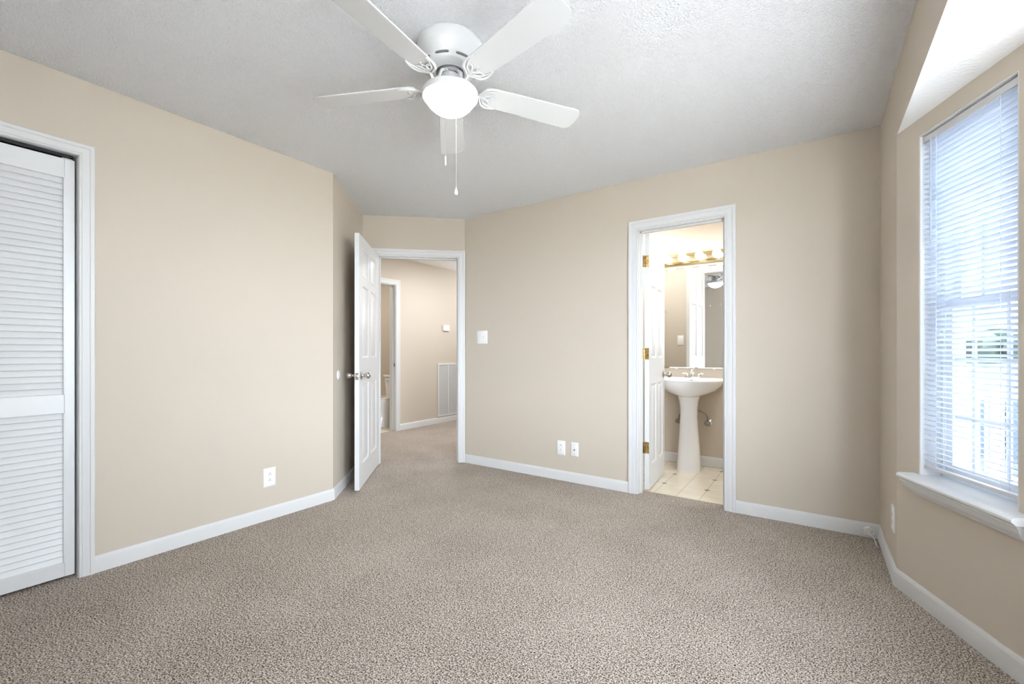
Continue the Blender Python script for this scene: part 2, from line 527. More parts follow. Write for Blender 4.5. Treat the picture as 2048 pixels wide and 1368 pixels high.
# hall bathroom
mb = MB(); mb.box((-7.0, 2.7, -0.1), (-4.868, 4.9, -0.003)); struct(mb, 'floor_hall_bathroom', M['tile2'], 'cream tiled floor of the hall bathroom with the toilet', 'floor', smooth=0)
mb = MB(); mb.box((-4.875, HO0, -0.01), (-4.86, HO1, 0.003)); struct(mb, 'trim_2', M['strip'], 'thin brown threshold strip at the hall bathroom doorway', 'trim', smooth=0)
mb = MB(); mb.box((-7.0, 4.78, -0.1), (-4.94, 4.88, H)); struct(mb, 'wall_toilet', M['wall'], 'tan hall bathroom wall behind the toilet', 'wall', smooth=0)
mb = MB(); mb.box((-7.0, 2.7, -0.1), (-6.9, 4.8, H)); struct(mb, 'wall_hall_bathroom_west', M['wall'], 'tan far side wall of the hall bathroom', 'wall', smooth=0)
mb = MB(); mb.box((-7.0, 2.7, -0.1), (-4.94, 2.8, H)); struct(mb, 'wall_hall_bathroom_south', M['wall'], 'tan near end wall of the hall bathroom', 'wall', smooth=0)
mb = MB(); mb.box((-7.0, 2.7, H), (-4.94, 4.88, H + 0.06)); struct(mb, 'ceiling_hall_bathroom', M['ceiling_plain'], 'white ceiling of the hall bathroom', 'ceiling', smooth=0)
# closet box
mb = MB()
mb.box((XL - 0.75, -0.65, 0), (XL - 0.70, 0.85, H)); mb.box((XL - 0.75, -0.65, 0), (XL - 0.10, -0.60, H)); mb.box((XL - 0.75, 0.80, 0), (XL - 0.10, 0.85, H))
struct(mb, 'wall_closet', M['wall'], 'tan inner walls of the closet behind the louvred doors', 'wall', smooth=0)


# ---------------------------------------------------------------- trim
def baseboard(name, pts, label, h=0.083, d=0.014, z0=0.0):
    prof = [(0, 0), (d, 0), (d, h * 0.80), (d * 0.90, h * 0.86), (d * 0.62, h * 0.93), (d * 0.50, h * 0.985), (d * 0.42, h), (0, h)]
    pts = [Vector(p) for p in pts]
    rings = []
    for i, p in enumerate(pts):
        us = []
        if i > 0: us.append((p - pts[i - 1]).normalized())
        if i < len(pts) - 1: us.append((pts[i + 1] - p).normalized())
        ns = [Vector((u.y, -u.x)) for u in us]
        if len(ns) == 2:
            bis = (ns[0] + ns[1]).normalized(); k = 1 / max(0.3, bis.dot(ns[0]))
        else:
            bis, k = ns[0], 1
        rings.append([(p.x + bis.x * k * (o - 0.001), p.y + bis.y * k * (o - 0.001), z0 + zz) for o, zz in prof])
    mb = MB(); mb.loft(rings)
    return struct(mb, name, M['trim'], label, 'baseboard', smooth=30)


CW = 0.071


def casing(name, p, u, t0, t1, zt, label, w=CW, d=0.017, reveal=0.006, jamb=TH, both=True, stop=True, parentlabel=True):
    """door casing + jamb as one trim object; room side to the right of u"""
    prof = [(0, 0), (0, .55 * d), (.04 * w, .62 * d), (.10 * w, .62 * d), (.16 * w, .45 * d), (.20 * w, .62 * d), (.42 * w, .70 * d), (.60 * w, .80 * d), (.66 * w, .72 * d), (.72 * w, .95 * d), (.80 * w, d), (.96 * w, d), (w, .85 * d), (w, 0)]
    mb = MB(); mb.m = frame(p, u)

    def side(sgn, off):
        rings = []
        for (tt, zz, dt, dz) in ((t0 - reveal, 0, -1, 0), (t0 - reveal, zt + reveal, -1, 1), (t1 + reveal, zt + reveal, 1, 1), (t1 + reveal, 0, 1, 0)):
            rings.append([(tt + dt * o, off + sgn * dd, zz + dz * o) for o, dd in prof])
        mb.loft(rings)
    side(1, 0.0005)
    if both: side(-1, -jamb - 0.0005)
    # jamb boards
    mb.box((t0 - 0.017, -jamb, 0), (t0, 0, zt)); mb.box((t1, -jamb, 0), (t1 + 0.017, 0, zt)); mb.box((t0 - 0.017, -jamb, zt), (t1 + 0.017, 0, zt + 0.017))
    if stop:
        a, b_ = stop
        mb.box((t0, a, 0), (t0 + 0.011, b_, zt)); mb.box((t1 - 0.011, a, 0), (t1, b_, zt)); mb.box((t0, a, zt - 0.011), (t1, b_, zt))
    return struct(mb, name, M['trim'], label, 'door frame', smooth=30)


casing('trim_3', (XL, 0), (0, 1), CL0, CL1, CLZ, 'white closet door casing on the left wall', w=0.056, reveal=0.001, both=False, stop=None)
ent_u, ent_l = unit(PD, PE)
o = casing('trim_4', PD, ent_u, ET0, ET1, DZ, 'white casing and jamb of the hall doorway', w=0.066, stop=(-0.080, -0.045))
strike_parent = o
casing('trim_5', (0, YB), (1, 0), BX0, BX1, DZ, 'white casing and jamb of the bathroom doorway', stop=(-0.072, -0.040))
hall_casing = casing('trim_6', (XH, 0), (0, 1), HO0, HO1, 2.038, 'white casing of the doorway across the landing', stop=(-0.07, -0.04))

baseboard('baseboard_left', [(XL, CL1 + 0.057), PL, PD], 'white baseboard along the left wall and behind the entry door')
baseboard('baseboard_back', [PE, (BX0 - 0.077, YB)], 'white baseboard between the two doorways')
baseboard('baseboard_right', [(BX1 + 0.077, YB), PBR, P0, P1, P2, P3, (XR, YS), (XL, YS), (XL, CL0 - 0.057)], 'white baseboard running right of the bathroom door and round the bay')
baseboard('baseboard_sink', [(-1.9, YK), (0.15, YK)], 'white baseboard behind the pedestal sink', h=0.095, d=0.016)
baseboard('baseboard_landing', [(XH, HO1 + 0.077), (XH, 6.6)], 'white baseboard under the return grille on the landing', h=0.088)
baseboard('baseboard_landing_south', [(XH, 2.35), (XH, HO0 - 0.077)], 'white baseboard at the near end of the landing wall', h=0.088)


# ---------------------------------------------------------------- panel doors
def door_face(mb, w, z0, z1, y, sgn, panels):
    """one moulded face (outward normal = sgn*y) with raised panels"""
    xs = sorted({0, w} | {p[0] for p in panels} | {p[1] for p in panels})
    zs = sorted({z0, z1} | {p[2] for p in panels} | {p[3] for p in panels})

    def quad(a, b, c, d):
        mb.add([a, b, c, d], [(0, 1, 2, 3)])
    for i in range(len(xs) - 1):
        for j in range(len(zs) - 1):
            cx, cz = (xs[i] + xs[i + 1]) / 2, (zs[j] + zs[j + 1]) / 2
            if any(p[0] < cx < p[1] and p[2] < cz < p[3] for p in panels):
                continue
            quad((xs[i], y, zs[j]), (xs[i + 1], y, zs[j]), (xs[i + 1], y, zs[j + 1]), (xs[i], y, zs[j + 1]))
    steps = [(0, 0), (0.004, 0.003), (0.012, 0.0085), (0.020, 0.0085), (0.038, 0.0015), (0.040, 0.001)]
    for (a, b, c, d) in panels:
        rings = []
        for ins, dep in steps:
            yy = y - sgn * dep
            rings.append([(a + ins, yy, c + ins), (b - ins, yy, c + ins), (b - ins, yy, d - ins), (a + ins, yy, d - ins)])
        mb.loft(rings, cap0=False, cap1=True)


def six_panel(width, h=2.030, th=0.035, zb=0.012):
    st = 0.105 * width / 0.76; mul = 0.095 * width / 0.76
    pw = (width - 2 * st - mul) / 2
    panels = []
    for x0 in (st, st + pw + mul):
        for (a, b) in ((0.195, 0.845), (1.055, 1.645), (1.712, 1.962)):
            panels.append((x0, x0 + pw, a, b))
    mb = MB()
    z1 = zb + h
    door_face(mb, width, zb, z1, 0, -1, panels)
    door_face(mb, width, zb, z1, th, 1, panels)
    for q in (((0, 0, zb), (0, th, zb), (0, th, z1), (0, 0, z1)), ((width, 0, zb), (width, 0, z1), (width, th, z1), (width, th, zb)),
              ((0, 0, z1), (0, th, z1), (width, th, z1), (width, 0, z1)), ((0, 0, zb), (width, 0, zb), (width, th, zb), (0, th, zb))):
        mb.add(q, [(0, 1, 2, 3)])
    import bmesh
    return mb


def weld(o):
    import bmesh
    bm = bmesh.new(); bm.from_mesh(o.data)
    bmesh.ops.remove_doubles(bm, verts=bm.verts, dist=0.00005)
    bmesh.ops.recalc_face_normals(bm, faces=bm.faces)
    bm.to_mesh(o.data); bm.free()
    o.data.set_sharp_from_angle(angle=math.radians(20))


def knob(parent, x, z, y, sgn, material):
    mb = MB()
    prof = [(0.0001, 0), (0.031, 0), (0.033, 0.003), (0.030, 0.007), (0.016, 0.010), (0.0115, 0.014), (0.0105, 0.028), (0.014, 0.034), (0.022, 0.040), (0.0265, 0.049), (0.027, 0.057), (0.024, 0.066), (0.016, 0.073), (0.006, 0.0765), (0.0001, 0.077)]
    mb.lathe([(r, sgn * h) for r, h in prof], (x, y, z), 'y', 28)
    return mb.build('door_knob', material, parent, smooth=50)


def hinge(parent, y, z, material):
    """knuckle on the hinge edge plus a leaf on the edge of the door"""
    mb = MB()
    mb.lathe([(0.0001, -0.046), (0.0055, -0.046), (0.0055, 0.046), (0.0001, 0.046)], (-0.004, y, z), 'z', 12)
    mb.sphere((-0.004, y, z + 0.048), 0.0055, 10, 6)
    return mb


# entry door: hinge on the left jamb, standing open 90 degrees into the room
eh = Vector(PD) + ent_u * (ET0 + 0.004) + Vector((ent_u.y, -ent_u.x)) * 0.012
edir = Vector((-2.953, 2.172)) - eh
ea = math.atan2(edir.y, edir.x)
EW = 0.835
# local x from hinge to free edge, local +y = left of that direction (towards the opening/camera side)
entry = empty('door_1', place(eh, ea), 'open white six-panel entry door with a satin nickel knob', 'door', kind='structure')
mbd = six_panel(EW)
for i, v in enumerate(mbd.v): mbd.v[i] = (v[0], v[1] - 0.035, v[2])
leaf = mbd.build('door_leaf', M['door'], entry); weld(leaf)
knob(entry, EW - 0.062, 0.916, 0.0, 1, M['nickel'])
knob(entry, EW - 0.062, 0.916, -0.035, -1, M['nickel'])
mb = MB(); mb.box((EW - 0.001, -0.030, 0.884), (EW + 0.0015, -0.005, 0.940)); lp = mb.build('latch_plate', M['nickel'], entry, bevel=0.002)
mb = MB(); mb.lathe([(0.0001, 0), (0.008, 0), (0.008, 0.008), (0.0001, 0.009)], (EW, -0.0175, 0.912), 'x', 14); mb.build('latch_bolt', M['chrome'], lp)
for z in (0.33, 1.09, 1.82):
    mb = MB(); mb.lathe([(0.0001, -0.045), (0.0055, -0.045), (0.0055, 0.045), (0.0001, 0.045)], (-0.003, -0.038, z), 'z', 12)
    mb.box((-0.002, -0.034, z - 0.044), (0.0005, -0.004, z + 0.044)); mb.build('hinge', M['nickel'], entry)

# bathroom door: hinge on the left jamb, bathroom side
bh = (BX0 + 0.010, YB + TH + 0.004)
ba = math.atan2(4.06 - 3.49, -1.145 + 1.105)
BW = 0.585
bath = empty('door_2', place(bh, ba), 'white six-panel bathroom door standing open on brass hinges', 'door', kind='structure')
mbd = six_panel(BW)
for i, v in enumerate(mbd.v): mbd.v[i] = (v[0], v[1] - 0.035, v[2])
leaf = mbd.build('door_leaf', M['door'], bath); weld(leaf)
knob(bath, BW - 0.060, 0.905, -0.035, -1, M['nickel'])
knob(bath, BW - 0.060, 0.905, 0.0, 1, M['nickel'])
for z in (0.342, 1.09, 1.826):
    mb = MB()
    mb.box((-0.0025, -0.034, z - 0.045), (0.0005, -0.002, z + 0.045))
    mb.lathe([(0.0001, -0.045), (0.006, -0.045), (0.006, 0.045), (0.0001, 0.045)], (-0.002, 0.004, z), 'z', 12)
    mb.sphere((-0.002, 0.004, z + 0.047), 0.006, 10, 6)
    # leaf fixed on the jamb
    j = bath.matrix_world.inverted()
    h0 = MB(); h0.box((BX0 + 0.0003, YB + 0.076, z - 0.045), (BX0 + 0.002, YB + TH + 0.001, z + 0.045))
    for v in h0.v:
        pass
    o0 = len(mb.v); mb.v += [tuple(j @ Vector(v)) for v in h0.v]; mb.f += [tuple(i + o0 for i in f) for f in h0.f]
    hg = mb.build('hinge', M['brass'], bath); hg['label'] = 'brass hinge'

# strike plates on the jambs
for par, fm, cxy in ((strike_parent, frame(PD, ent_u), (ET1, -0.020, 0.925)), (hall_casing, frame((XH, 0), (0, 1)), (HO1, -0.018, 0.928))):
    mb = MB(); mb.m = fm
    mb.box((cxy[0] - 0.0012, cxy[1] - 0.014, cxy[2] - 0.029), (cxy[0] + 0.001, cxy[1] + 0.014, cxy[2] + 0.029))
    sp_ = mb.build('strike_plate', M['nickel'], par, bevel=0.001); sp_['label'] = 'metal strike plate'
    mb = MB(); mb.m = fm
    mb.box((cxy[0] - 0.0016, cxy[1] - 0.007, cxy[2] - 0.011), (cxy[0] + 0.001, cxy[1] + 0.007, cxy[2] + 0.011))
    mb.build('latch_hole', M['slot'], sp_)

# closet bifold louvre doors
bif = empty('door_3', place((XL, 0), 0), 'white louvred bifold closet door hanging from a dark track', 'door', kind='structure')


def louvre_panel(y0, y1):
    xo, xi = -0.030, -0.058          # room face, back face (local x)
    z0, z1 = 0.014, 2.040
    sw = 0.036
    zones = ((0.082, 0.806), (0.896, 1.948))
    mb = MB()
    mb.box((xo, y0, z0), (xi, y0 + sw, z1)); mb.box((xo, y1 - sw, z0), (xi, y1, z1))
    a, b = y0 + sw, y1 - sw
    mb.box((xo - 0.0015, a, z0), (xi, b, zones[0][0])); mb.box((xo - 0.0015, a, zones[0][1]), (xi, b, zones[1][0])); mb.box((xo - 0.0015, a, zones[1][1]), (xi, b, z1))
    for s0, s1 in ((a - 0.0005, a + 0.004), (b - 0.004, b + 0.0005)):
        for (c, d) in zones:
            mb.box((xo + 0.001, s0, c), (xo - 0.004, s1, d))
    p = mb.build('door_panel', M['door'], bif, smooth=0, bevel=0.0015)
    sl = MB()
    for (c, d) in zones:
        n = round((d - c) / 0.0297); pitch = (d - c) / n
        for i in range(n + 1):
            zc = c + pitch * i + 0.006
            top = min(zc + 0.034, d + 0.002)
            if i == n:
                continue
            prof = []
            # slanted slat: lower edge at the room side
            for k in range(5):
                t = k / 4
                prof.append((xo - 0.004 - 0.016 * t, zc - 0.004 + t * (top - zc + 0.004)))
            back = [(x - 0.006, z + 0.001) for x, z in reversed(prof)]
            nose = [(prof[0][0] - 0.002, prof[0][1] - 0.0025)]
            ring = prof + back + nose
            sl.loft([[(x, a + 0.0005, z) for x, z in ring], [(x, b - 0.0005, z) for x, z in ring]])
    sl.build('louvre_slats', M['door'], p, smooth=40)
    return p


louvre_panel(0.102, 0.565)
louvre_panel(-0.358 + 0.02, 0.098)
mb = MB(); mb.box((-0.026, CL0, 2.049), (-0.062, CL1 - 0.012, 2.060)); mb.box((-0.030, CL0, 2.0465), (-0.034, CL1 - 0.030, 2.060)); mb.build('track', M['track'], bif, bevel=0.001)
mb = MB(); mb.tube([(-0.044, 0.538, 2.030), (-0.044, 0.538, 2.052)], 0.005, 10); mb.box((-0.030, 0.520, 2.038), (-0.058, 0.556, 2.044)); mb.build('pivot', M['nickel'], bif)
mb = MB(); mb.lathe([(0.0001, 0.0), (0.014, 0.0), (0.016, 0.0015), (0.014, 0.003), (0.0001, 0.003)], (-0.045, CL1 - 0.0005, 0.925), 'y', 20, sx=0.6)
for i, v in enumerate(mb.v): mb.v[i] = (v[0], 2 * (CL1 - 0.0005) - v[1], v[2])
mb.build('magnet_catch', M['chrome'], bif)
# dark seam behind the closet doors
mb = MB(); mb.box((XL - 0.70, -0.60, 0.001), (XL - 0.12, 0.80, 0.006)); struct(mb, 'floor_closet', M['carpet'], 'carpeted floor inside the closet', 'floor', smooth=0)


# ---------------------------------------------------------------- wall plates
def plate(mb, w, h, d=0.006):
    rings = []
    for ins, y in ((0, 0), (0, d * 0.35), (0.002, d * 0.8), (0.004, d)):
        rings.append([(-w / 2 + ins, y, -h / 2 + ins), (w / 2 - ins, y, -h / 2 + ins), (w / 2 - ins, y, h / 2 - ins), (-w / 2 + ins, y, h / 2 - ins)])
    mb.loft(rings, cap0=True)


def plate_at(p, u, z):
    return frame(p, u, z)


def fx(name, mbw, material, root, fm, **k):
    """build a mesh given in wall-local coordinates under an Empty placed on the wall"""
    inv = root.matrix_world.inverted()
    mbw.v = [tuple(inv @ (fm @ Vector(v))) for v in mbw.v]
    return mbw.build(name, material, root, **k)


def duplex_outlet(p, u, z, label, w=0.078, h=0.122):
    fm = plate_at(p, u, z)
    root = empty('electrical_outlet', Matrix.Translation((p[0], p[1], z)), label, 'outlet', 'duplex outlets low on the walls')
    mb = MB(); plate(mb, w, h); fx('cover_plate', mb, M['plastic'], root, fm)
    for s in (0.0195, -0.0195):
        mb = MB()
        ring = []
        for j in range(20):
            a = 2 * PI * j / 20
            x, zz = 0.0168 * math.cos(a), 0.0168 * math.sin(a)
            ring.append((max(-0.0168, min(0.0168, x * 1.1)), max(-0.0135, min(0.0135, zz * 1.15))))
        mb.loft([[(x, 0.005, zz + s) for x, zz in ring], [(x, 0.0072, zz + s) for x, zz in ring]])
        f_ = fx('receptacle', mb, M['plastic'], root, fm)
        mb = MB()
        mb.box((-0.0075, 0.0070, s - 0.006), (-0.0050, 0.0074, s + 0.003)); mb.box((0.0050, 0.0070, s - 0.005), (0.0075, 0.0074, s + 0.002))
        mb.lathe([(0.0001, 0.0070), (0.0028, 0.0070), (0.0028, 0.0074), (0.0001, 0.0074)], (0, 0, s + 0.0075), 'y', 12)
        mb.v = [tuple(root.matrix_world.inverted() @ (fm @ Vector(v))) for v in mb.v]
        mb.build('slots', M['slot'], f_, smooth=0)
    return root


duplex_outlet((XL, 1.487), (0, 1), 0.278, 'white duplex outlet low on the left wall')
duplex_outlet((-1.802, YB), (1, 0), 0.279, 'white duplex outlet beside the cable jack on the back wall')
duplex_outlet((XR, 2.828), (0, -1), 0.290, 'white duplex outlet on the narrow strip beside the bay')
# cable jack
fm = plate_at((-1.673, YB), (1, 0), 0.280)
root = empty('cable_jack', Matrix.Translation((-1.673, YB, 0.280)), 'white cable jack plate with one round socket on the back wall', 'wall jack')
mb = MB(); plate(mb, 0.070, 0.115); fx('cover_plate', mb, M['plastic'], root, fm)
mb = MB(); mb.lathe([(0.0001, 0.005), (0.0065, 0.005), (0.0060, 0.012), (0.0035, 0.012), (0.0035, 0.009), (0.0001, 0.009)], (0, 0, -0.004), 'y', 16); fx('coax_socket', mb, M['greyslot'], root, fm)
for s in (-0.042, 0.042):
    mb = MB(); mb.lathe([(0.0001, 0.0055), (0.0032, 0.0055), (0.0026, 0.0072), (0.0001, 0.0074)], (0, 0, s), 'y', 12); fx('screw', mb, M['nickel'], root, fm)
# double light switch
fm = plate_at((-2.671, YB), (1, 0), 1.248)
root = empty('light_switch', Matrix.Translation((-2.671, YB, 1.248)), 'white double toggle switch plate right of the hall doorway', 'light switch')
mb = MB(); plate(mb, 0.128, 0.128); fx('cover_plate', mb, M['plastic'], root, fm)
for sx_, up in ((-0.024, -1), (0.024, 1)):
    mb = MB(); mb.box((sx_ - 0.005, 0.0055, -0.012), (sx_ + 0.005, 0.0068, 0.012)); mb.loft([[(sx_ - 0.0035, 0.006, -0.005), (sx_ + 0.0035, 0.006, -0.005), (sx_ + 0.0035, 0.006, 0.005), (sx_ - 0.0035, 0.006, 0.005)], [(sx_ - 0.003, 0.017, up * 0.009 - 0.003), (sx_ + 0.003, 0.017, up * 0.009 - 0.003), (sx_ + 0.003, 0.017, up * 0.009 + 0.003), (sx_ - 0.003, 0.017, up * 0.009 + 0.003)]])
    fx('toggle', mb, M['plastic'], root, fm)
for sx_ in (-0.024, 0.024):
    for sz_ in (-0.030, 0.030):
        mb = MB(); mb.lathe([(0.0001, 0.0055), (0.003, 0.0055), (0.0025, 0.0068), (0.0001, 0.007)], (sx_, 0, sz_), 'y', 10); fx('screw', mb, M['plastic'], root, fm)
# bathroom switch, seen in the mirror
fm = plate_at((-1.36, YB + TH), (-1, 0), 1.25)
root = empty('light_switch', Matrix.Translation((-1.36, YB + TH, 1.25)), 'small white switch plate reflected in the bathroom mirror', 'light switch')
mb = MB(); plate(mb, 0.072, 0.118); fx('cover_plate', mb, M['plastic'], root, fm)
mb = MB(); mb.box((-0.0035, 0.006, -0.004), (0.0035, 0.015, 0.006)); fx('toggle', mb, M['plastic'], root, fm)
# robe hook, seen in the mirror
mb = MB(); mb.lathe([(0.0001, 0), (0.016, 0), (0.015, 0.005), (0.0001, 0.006)], (-1.55, YB + TH, 1.61), 'y', 16)
mb.tube(smooth_curve([(-1.55, YB + TH + 0.003, 1.612), (-1.55, YB + TH + 0.035, 1.60), (-1.55, YB + TH + 0.045, 1.575), (-1.55, YB + TH + 0.06, 1.59)]), 0.004, 8)
tag(mb.build('robe_hook', M['nickel']), 'small metal robe hook reflected at the left of the mirror', 'hook')

# door bumper disc on the alcove wall
al_u, al_l = unit(PL, PD)
mb = MB(); mb.m = frame(PL, al_u, 0.925)
mb.lathe([(0.0001, 0), (0.036, 0), (0.037, 0.003), (0.033, 0.007), (0.022, 0.008), (0.018, 0.005), (0.0001, 0.004)], (0.135, 0, 0), 'y', 28)
tag(mb.build('wall_bumper', M['plastic'], smooth=40), 'round pale doorknob bumper on the wall beside the entry door', 'door bumper')

# thermostat on the landing
fm = plate_at((XH, 5.165), (0, 1), 1.487)
root = empty('thermostat', Matrix.Translation((XH, 5.165, 1.487)), 'small white rectangular thermostat on the landing wall', 'thermostat')
mb = MB(); mb.box((-0.066, 0, -0.045), (0.066, 0.024, 0.045)); fx('housing', mb, M['plastic'], root, fm, bevel=0.004)
mb = MB(); mb.box((-0.02, 0.0235, -0.006), (0.036, 0.0252, 0.010)); fx('display', mb, M['grillefelt'], root, fm)

# return air grille
fm = plate_at((XH, 5.215), (0, 1), 0.512)
root = empty('return_air_grille', Matrix.Translation((XH, 5.215, 0.512)), 'tall white return air grille on the landing wall', 'air grille')
w2, h2 = 0.235, 0.418
mb = MB()
for ins0, ins1, y1 in ((0, 0.028, 0.014),):
    mb.box((-w2, 0, -h2), (w2, y1, -h2 + ins1)); mb.box((-w2, 0, h2 - ins1), (w2, y1, h2)); mb.box((-w2, 0, -h2 + ins1), (-w2 + ins1, y1, h2 - ins1)); mb.box((w2 - ins1, 0, -h2 + ins1), (w2, y1, h2 - ins1))
fx('frame', mb, M['trim'], root, fm, bevel=0.003)
mb = MB(); mb.box((-0.010, 0.002, -h2 + 0.028), (0.010, 0.013, h2 - 0.028)); fx('mullion', mb, M['trim'], root, fm)
mb = MB()
for i in range(58):
    zc = -h2 + 0.034 + i * (2 * h2 - 0.066) / 57
    mb.loft([[(xx, 0.003, zc + 0.004), (xx, 0.0045, zc + 0.005), (xx, 0.012, zc - 0.003), (xx, 0.0105, zc - 0.004)] for xx in (-w2 + 0.028, w2 - 0.028)])
fx('fins', mb, M['trim'], root, fm, smooth=0)
mb = MB(); mb.box((-w2 + 0.02, 0.0003, -h2 + 0.02), (w2 - 0.02, 0.0018, h2 - 0.02)); fx('backing', mb, M['grillefelt'], root, fm)

# clump of white cable in the corner
mb = MB()
cc = Vector((0.262, 3.318))
pts = []
for i in range(46):
    a = i * 0.62; rr_ = 0.020 + 0.004 * math.sin(i * 1.7)
    pts.append((cc.x + rr_ * math.cos(a) * 0.7 + 0.010 * math.sin(i * 0.4), cc.y + rr_ * math.cos(a) * 0.5, 0.046 + rr_ * math.sin(a) + 0.0002 * i))
mb.tube(smooth_curve(pts, 3), 0.0032, 8)
mb.tube(smooth_curve([pts[-1], (0.284, 3.30, 0.02), (0.290, 3.24, 0.0045), (0.292, 3.20, 0.004)]), 0.0032, 8)
root = tag(mb.build('coax_cable', M['plastic'], smooth=60), 'small coil of white cable in the corner by the baseboard', 'cable')
mb = MB(); mb.tube([(0.292, 3.205, 0.006), (0.294, 3.175, 0.006)], 0.0058, 10); mb.build('connector', M['chrome'], root)

# ---------------------------------------------------------------- ceiling fan
FC = Vector((-1.313, 1.434, 0))
cr, sr = math.cos(math.radians(34.5)), math.sin(math.radians(34.5))
fan = empty('ceiling_fan', Matrix.Translation((FC.x, FC.y, H)), 'white five-blade ceiling fan with a glowing frosted light bowl', 'ceiling fan')
mb = MB()
mb.lathe([(0.0001, 0.0), (0.139, 0.0), (0.142, -0.004), (0.142, -0.022), (0.139, -0.030), (0.139, -0.038), (0.136, -0.048), (0.129, -0.064), (0.121, -0.078), (0.116, -0.086), (0.1135, -0.092), (0.111, -0.104), (0.109, -0.108), (0.104, -0.112), (0.085, -0.117), (0.062, -0.120), (0.060, -0.118), (0.056, -0.100)], (0, 0, 0), 'z', 64)
mb.build('motor_housing', M['fan'], fan, smooth=40)
# vent slots round the housing
for k in range(8):
    mb = MB()
    a0 = 2 * PI * k / 8 + math.radians(34.5 - 90 - 10)
    rings = []
    for i in range(9):
        a = a0 - 0.26 + 0.52 * i / 8
        e_ = 0.0045 * (1 if 0 < i < 8 else 0.45)
        def pt(r, z): return (r * math.cos(a), r * math.sin(a), z)
        rings.append([pt(0.1120, -0.098 + e_), pt(0.1152, -0.098 + e_), pt(0.1142, -0.098 - e_), pt(0.1110, -0.098 - e_)])
    mb.loft(rings)
    mb.build('vent_slot', M['greyslot'], fan, smooth=0)
mb = MB(); mb.lathe([(0.058, -0.098), (0.057, -0.128), (0.050, -0.136), (0.0001, -0.136)], n=40); mb.build('motor', M['motor'], fan)
mb = MB(); mb.lathe([(0.040, -0.130), (0.046, -0.138), (0.047, -0.172), (0.050, -0.180), (0.0001, -0.180)], n=40); mb.build('switch_housing', M['fan'], fan)
mb = MB(); mb.lathe([(0.0001, -0.172), (0.050, -0.172), (0.068, -0.178), (0.098, -0.190), (0.114, -0.198), (0.1205, -0.205), (0.1215, -0.225), (0.119, -0.228), (0.113, -0.225), (0.0001, -0.218)], n=56); mb.build('light_fitter', M['fan'], fan)
mb = MB()
prof = [(0.110, -0.220)]
for i in range(15):
    t = i / 14
    a = t * PI / 2
    prof.append((0.0001 + 0.1125 * (math.cos(a) ** 0.95 if i < 14 else 0), -0.224 - 0.075 * math.sin(a) ** 1.3))
mb.lathe(prof, n=56)
mb.build('glass_bowl', M['bowl'], fan, smooth=60)
# blades
blade_m = None
brk_m = None
base_ang = math.radians(90 + 34.5) + math.radians(7)
ZB = -0.180
for k in range(5):
    ang = base_ang + k * 2 * PI / 5
    if blade_m is None:
        mb = MB()
        out = []
        L0, L1 = 0.150, 0.647
        for i in range(7):
            a = -PI / 2 - PI / 2 * i / 6 * 1.0
            out.append((L0 + 0.030 + 0.030 * math.cos(a), -0.030 + 0.026 * math.sin(a)))
        for i in range(6, -1, -1):
            x, y = out[i]; out.append((x, -y))
        for i in range(9):
            a = PI / 2 - PI / 2 * i / 8
            out.append((L1 - 0.045 + 0.045 * math.cos(a), 0.0225 + 0.045 * math.sin(a)))
        for i in range(9):
            a = 0 - PI / 2 * i / 8
            out.append((L1 - 0.045 + 0.045 * math.cos(a), -0.0225 + 0.045 * math.sin(a)))
        mb.loft([[(x, y, -0.003) for x, y in out], [(x, y, 0.003) for x, y in out]])
        b_ = mb.build('fan_blade', M['fan'], fan, smooth=30, bevel=0.0012)
        blade_m = b_.data
        mb = MB()
        Z = -0.007
        c1 = [(0.128, 0, Z - .002), (0.142, 0.022, Z), (0.156, 0.044, Z), (0.180, 0.056, Z), (0.205, 0.057, Z), (0.226, 0.052, Z)]
        c2 = [(0.132, 0, Z), (0.150, 0.012, Z), (0.160, 0.030, Z), (0.180, 0.040, Z), (0.205, 0.050, Z), (0.226, 0.052, Z)]
        c3 = [(0.150, 0.012, Z), (0.170, 0.012, Z), (0.184, 0.024, Z), (0.182, 0.040, Z)]
        c4 = [(0.134, 0, Z), (0.155, 0.002, Z), (0.172, 0.010, Z), (0.190, 0.0, Z)]
        for cset, rad in ((c1, 0.0066), (c2, 0.0048), (c3, 0.0044), (c4, 0.0044)):
            for sg in (1, -1):
                P = smooth_curve([(x, y * sg, z) for x, y, z in cset], 6)
                n_ = len(P)
                mb.tube(P, [rad * (1 - 0.45 * abs(2 * i / (n_ - 1) - 0.8)) for i in range(n_)], 8)
        for sc_ in ((0.175, 0.030), (0.175, -0.030), (0.195, 0.0)):
            mb.lathe([(0.0001, 0.004), (0.005, 0.004), (0.005, -0.0005), (0.003, -0.0022), (0.0001, -0.003)], (sc_[0], sc_[1], Z + 0.002), 'z', 12)
        # S-shaped arm back to the motor
        P = smooth_curve([(0.134, 0, Z), (0.118, 0, Z - 0.012), (0.100, 0, Z - 0.012), (0.082, 0, Z + 0.006), (0.070, 0, 0.034), (0.052, 0, 0.046)], 6)
        mb.tube(P, [0.0060] * len(P), 10)
        mb.box((0.040, -0.014, 0.044), (0.060, 0.014, 0.050))
        br = mb.build('blade_bracket', M['fan'], b_, smooth=60)
        brk_m = br.data
        bv_src = b_
    else:
        b_ = bv_src.copy(); C.objects.link(b_); b_.parent = fan
        br = bpy.data.objects.new('blade_bracket', brk_m); C.objects.link(br); br.parent = b_
    b_.matrix_local = Matrix.Translation((0, 0, ZB)) @ Matrix.Rotation(ang, 4, 'Z') @ Matrix.Rotation(math.radians(-11), 4, 'X')
# the arm is straight along the blade axis, so the bracket shares the blade's pitch


